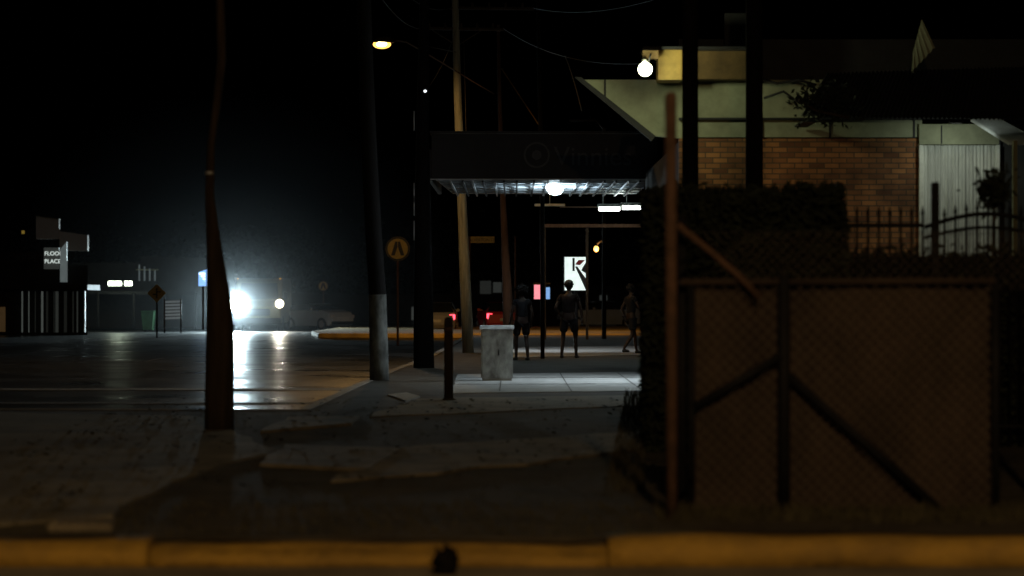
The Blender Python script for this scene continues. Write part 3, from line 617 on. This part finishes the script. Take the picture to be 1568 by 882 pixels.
def person(name,loc,ang,H,pose,shirt,dress=False,hairr=.12,cap=False):
    g=G(name,loc); g.rotation_euler=(0,0,ang); k=H/1.72; g.scale=(k*1.0,k*1.0,k)
    fl_,fr_=pose['feet']
    kl,kr=pose['knees']; el,er=pose['elbows']; wl_,wr_=pose['wrists']
    V=[(0,0,.95),(0,.0,1.08),(0,-.01,1.24),(0,0,1.38),(0,.01,1.47),(0,.02,1.56)]
    R=[(.145,.10),(.115,.09),(.14,.10),(.12,.08),(.052,.052),(.055,.055)]
    Eg=[(0,1),(1,2),(2,3),(3,4),(4,5)]
    def ad(p,r,a): V.append(tuple(p)); R.append(r); Eg.append((a,len(V)-1)); return len(V)-1
    for s,f,kn,e_,w_ in ((-1,fl_,kl,el,wl_),(1,fr_,kr,er,wr_)):
        h=ad((s*.095,0,.88),.088,0); h2=ad((s*.1+(kn[0]-s*.1)*.5,kn[1]*.5,(.88+kn[2])/2),.072,h); kk=ad(kn,.052,h2); cf=ad((kn[0]*.6+f[0]*.4,kn[1]*.6+f[1]*.4-.02,kn[2]*.6+(f[2]+.09)*.4),.052,kk); an=ad((f[0],f[1]-.03,f[2]+.09),.034,cf)
        ad((f[0]+s*.01,f[1]+.05,f[2]+.04),.033,an)
        sh_=ad((s*.16,0,1.385),.055,3); ue=ad(((s*.18+e_[0])/2,e_[1]*.5,(1.385+e_[2])/2),.045,sh_); ee=ad(e_,.037,ue); ad(((e_[0]+w_[0])/2,(e_[1]+w_[1])/2,(e_[2]+w_[2])/2),.033,ee); ad(w_,.024,len(V)-1)
    skin('body',V,Eg,R,SKIN,g)
    bm=bmesh.new(); bmesh.ops.create_uvsphere(bm,u_segments=24,v_segments=18,radius=1)
    for v in bm.verts:
        x,y,z=v.co; wdt=.076*(1-.22*max(0,-z)); 
        yy=.095*y*(1-.12*max(0,-z)); 
        if y>.5 and abs(x)<.18 and -.35<z<.15: yy+=.018*(1-abs(x)/.18)
        if y>.6 and .05<z<.3 and .2<abs(x)<.6: yy-=.008
        if y>.6 and -.6<z<-.45 and abs(x)<.35: yy+=.006
        v.co=Vector((x*wdt,yy+.03,z*.118+1.615))
    for f in bm.faces: f.smooth=True
    me=D.meshes.new('head'); bm.to_mesh(me); bm.free(); me.materials.append(SKIN); o_=D.objects.new('head',me); COL.objects.link(o_); o_.parent=g
    for s in (-1,1):
        q_=sph('ear',(s*.078,.025,1.61),(.012,.02,.032),SKIN,None,2); q_.parent=g
        q_=sph('eye',(s*.03,.112,1.63),(.013,.010,.008),WHITEP,None,2); q_.parent=g
    q_=sph('mouth',(0,.116,1.555),(.024,.008,.006),SHIRT2,None,2); q_.parent=g
    q_=sph('hair',(0,-.005,1.655),(hairr*.9,hairr,hairr*.85),HAIR,None,4,.45,9); q_.parent=g
    if cap:
        CP=M('cap_cloth',(.20,.20,.19),.8,.2,8,.1); q_=sph('cap_crown',(0,.02,1.70),(.092,.108,.062),CP,None,3); q_.parent=g
        q_=box('cap_peak',(-.06,.09,1.69),(.06,.19,1.70),CP,None,.004); q_.parent=g
    V=[(0,0,.98),(0,0,1.12),(0,-.01,1.25),(0,0,1.37)]; R=[(.165,.125),(.145,.112),(.158,.118),(.135,.095)]; Eg=[(0,1),(1,2),(2,3)]
    for s,e_ in ((-1,el),(1,er)):
        V.append((s*.16,0,1.385)); R.append(.072); Eg.append((3,len(V)-1)); V.append(((s*.18*.5+e_[0]*.5),e_[1]*.5,(1.385+e_[2])/2+.01)); R.append(.066); Eg.append((len(V)-2,len(V)-1))
    skin('shirt',V,Eg,R,shirt,g)
    V=[(0,0,.97)]; R=[(.16,.12)]; Eg=[]
    for s,kn in ((-1,kl),(1,kr)):
        t=.5
        V.append((s*.095,0,.86)); R.append(.105); Eg.append((0,len(V)-1)); V.append((s*.1+(kn[0]-s*.1)*t,kn[1]*t,.88+(kn[2]-.88)*t)); R.append(.10); Eg.append((len(V)-2,len(V)-1)); V.append((s*.1+(kn[0]-s*.1)*(t+.28),kn[1]*(t+.28),.88+(kn[2]-.88)*(t+.28))); R.append(.10); Eg.append((len(V)-2,len(V)-1))
    skin('shorts',V,Eg,R,SHORT if not dress else shirt,g)
    for s,w_,e_,f in ((-1,wl_,el,fl_),(1,wr_,er,fr_)):
        d=(Vector(w_)-Vector(e_)).normalized(); W_=Vector(w_); fw=Vector((0,1,0)); fw=(fw-d*fw.dot(d)).normalized(); inn=Vector((-s,0,0))
        V=[W_,W_+d*.05,W_+d*.085]; R=[(.022,.022),(.030,.018),(.032,.016)]; Eg=[(0,1),(1,2)]
        for i,(off,L_) in enumerate(((.026,.065),(.009,.075),(-.009,.07),(-.025,.055))):
            b0=W_+d*.085+fw*off; V+= [b0,b0+d*L_*.5+inn*.006,b0+d*L_*.9+inn*.022]; m_=len(V); R+=[.010,.009,.007]; Eg+=[(2,m_-3),(m_-3,m_-2),(m_-2,m_-1)]
        b0=W_+d*.03+fw*.028; V+=[b0,b0+d*.03+fw*.022,b0+d*.06+fw*.028+inn*.01]; m_=len(V); R+=[.012,.010,.008]; Eg+=[(1,m_-3),(m_-3,m_-2),(m_-2,m_-1)]
        skin('hand',V,Eg,R,SKIN,g,0,1)
        V=[(f[0],f[1]-.07,f[2]+.045),(f[0],f[1]+.03,f[2]+.045),(f[0]+s*.015,f[1]+.13,f[2]+.03)]; skin('shoe',V,[(0,1),(1,2)],[(.045,.045),(.048,.042),(.042,.028)],SHOE,g,0,2)
    return g
p1=dict(feet=((-.11,.12,0),(.10,-.14,.0)),knees=((-.11,.12,.49),(.10,-.02,.49)),elbows=((-.25,-.05,1.12),(.25,-.02,1.12)),wrists=((-.27,.05,.90),(.26,.10,.89)))
p2=dict(feet=((-.15,-.05,0),(.16,.08,.0)),knees=((-.13,.03,.49),(.14,.08,.49)),elbows=((-.29,-.06,1.13),(.27,.0,1.12)),wrists=((-.22,.12,1.0),(.29,.10,.89)))
p3=dict(feet=((-.10,.26,0),(.09,-.24,.04)),knees=((-.1,.18,.50),(.1,-.02,.48)),elbows=((-.24,-.12,1.14),(.24,.1,1.13)),wrists=((-.25,.0,.92),(.24,.28,.98)))
person('pedestrian',gnd(799,552),math.radians(15),1.68,p1,SHIRT,True,.155)
person('pedestrian',gnd(871,549),math.radians(-8),1.82,p2,SHIRT2,False,.105,cap=True)
person('pedestrian',gnd(966,542),math.radians(-60),1.76,p3,SHIRT,False,.11)
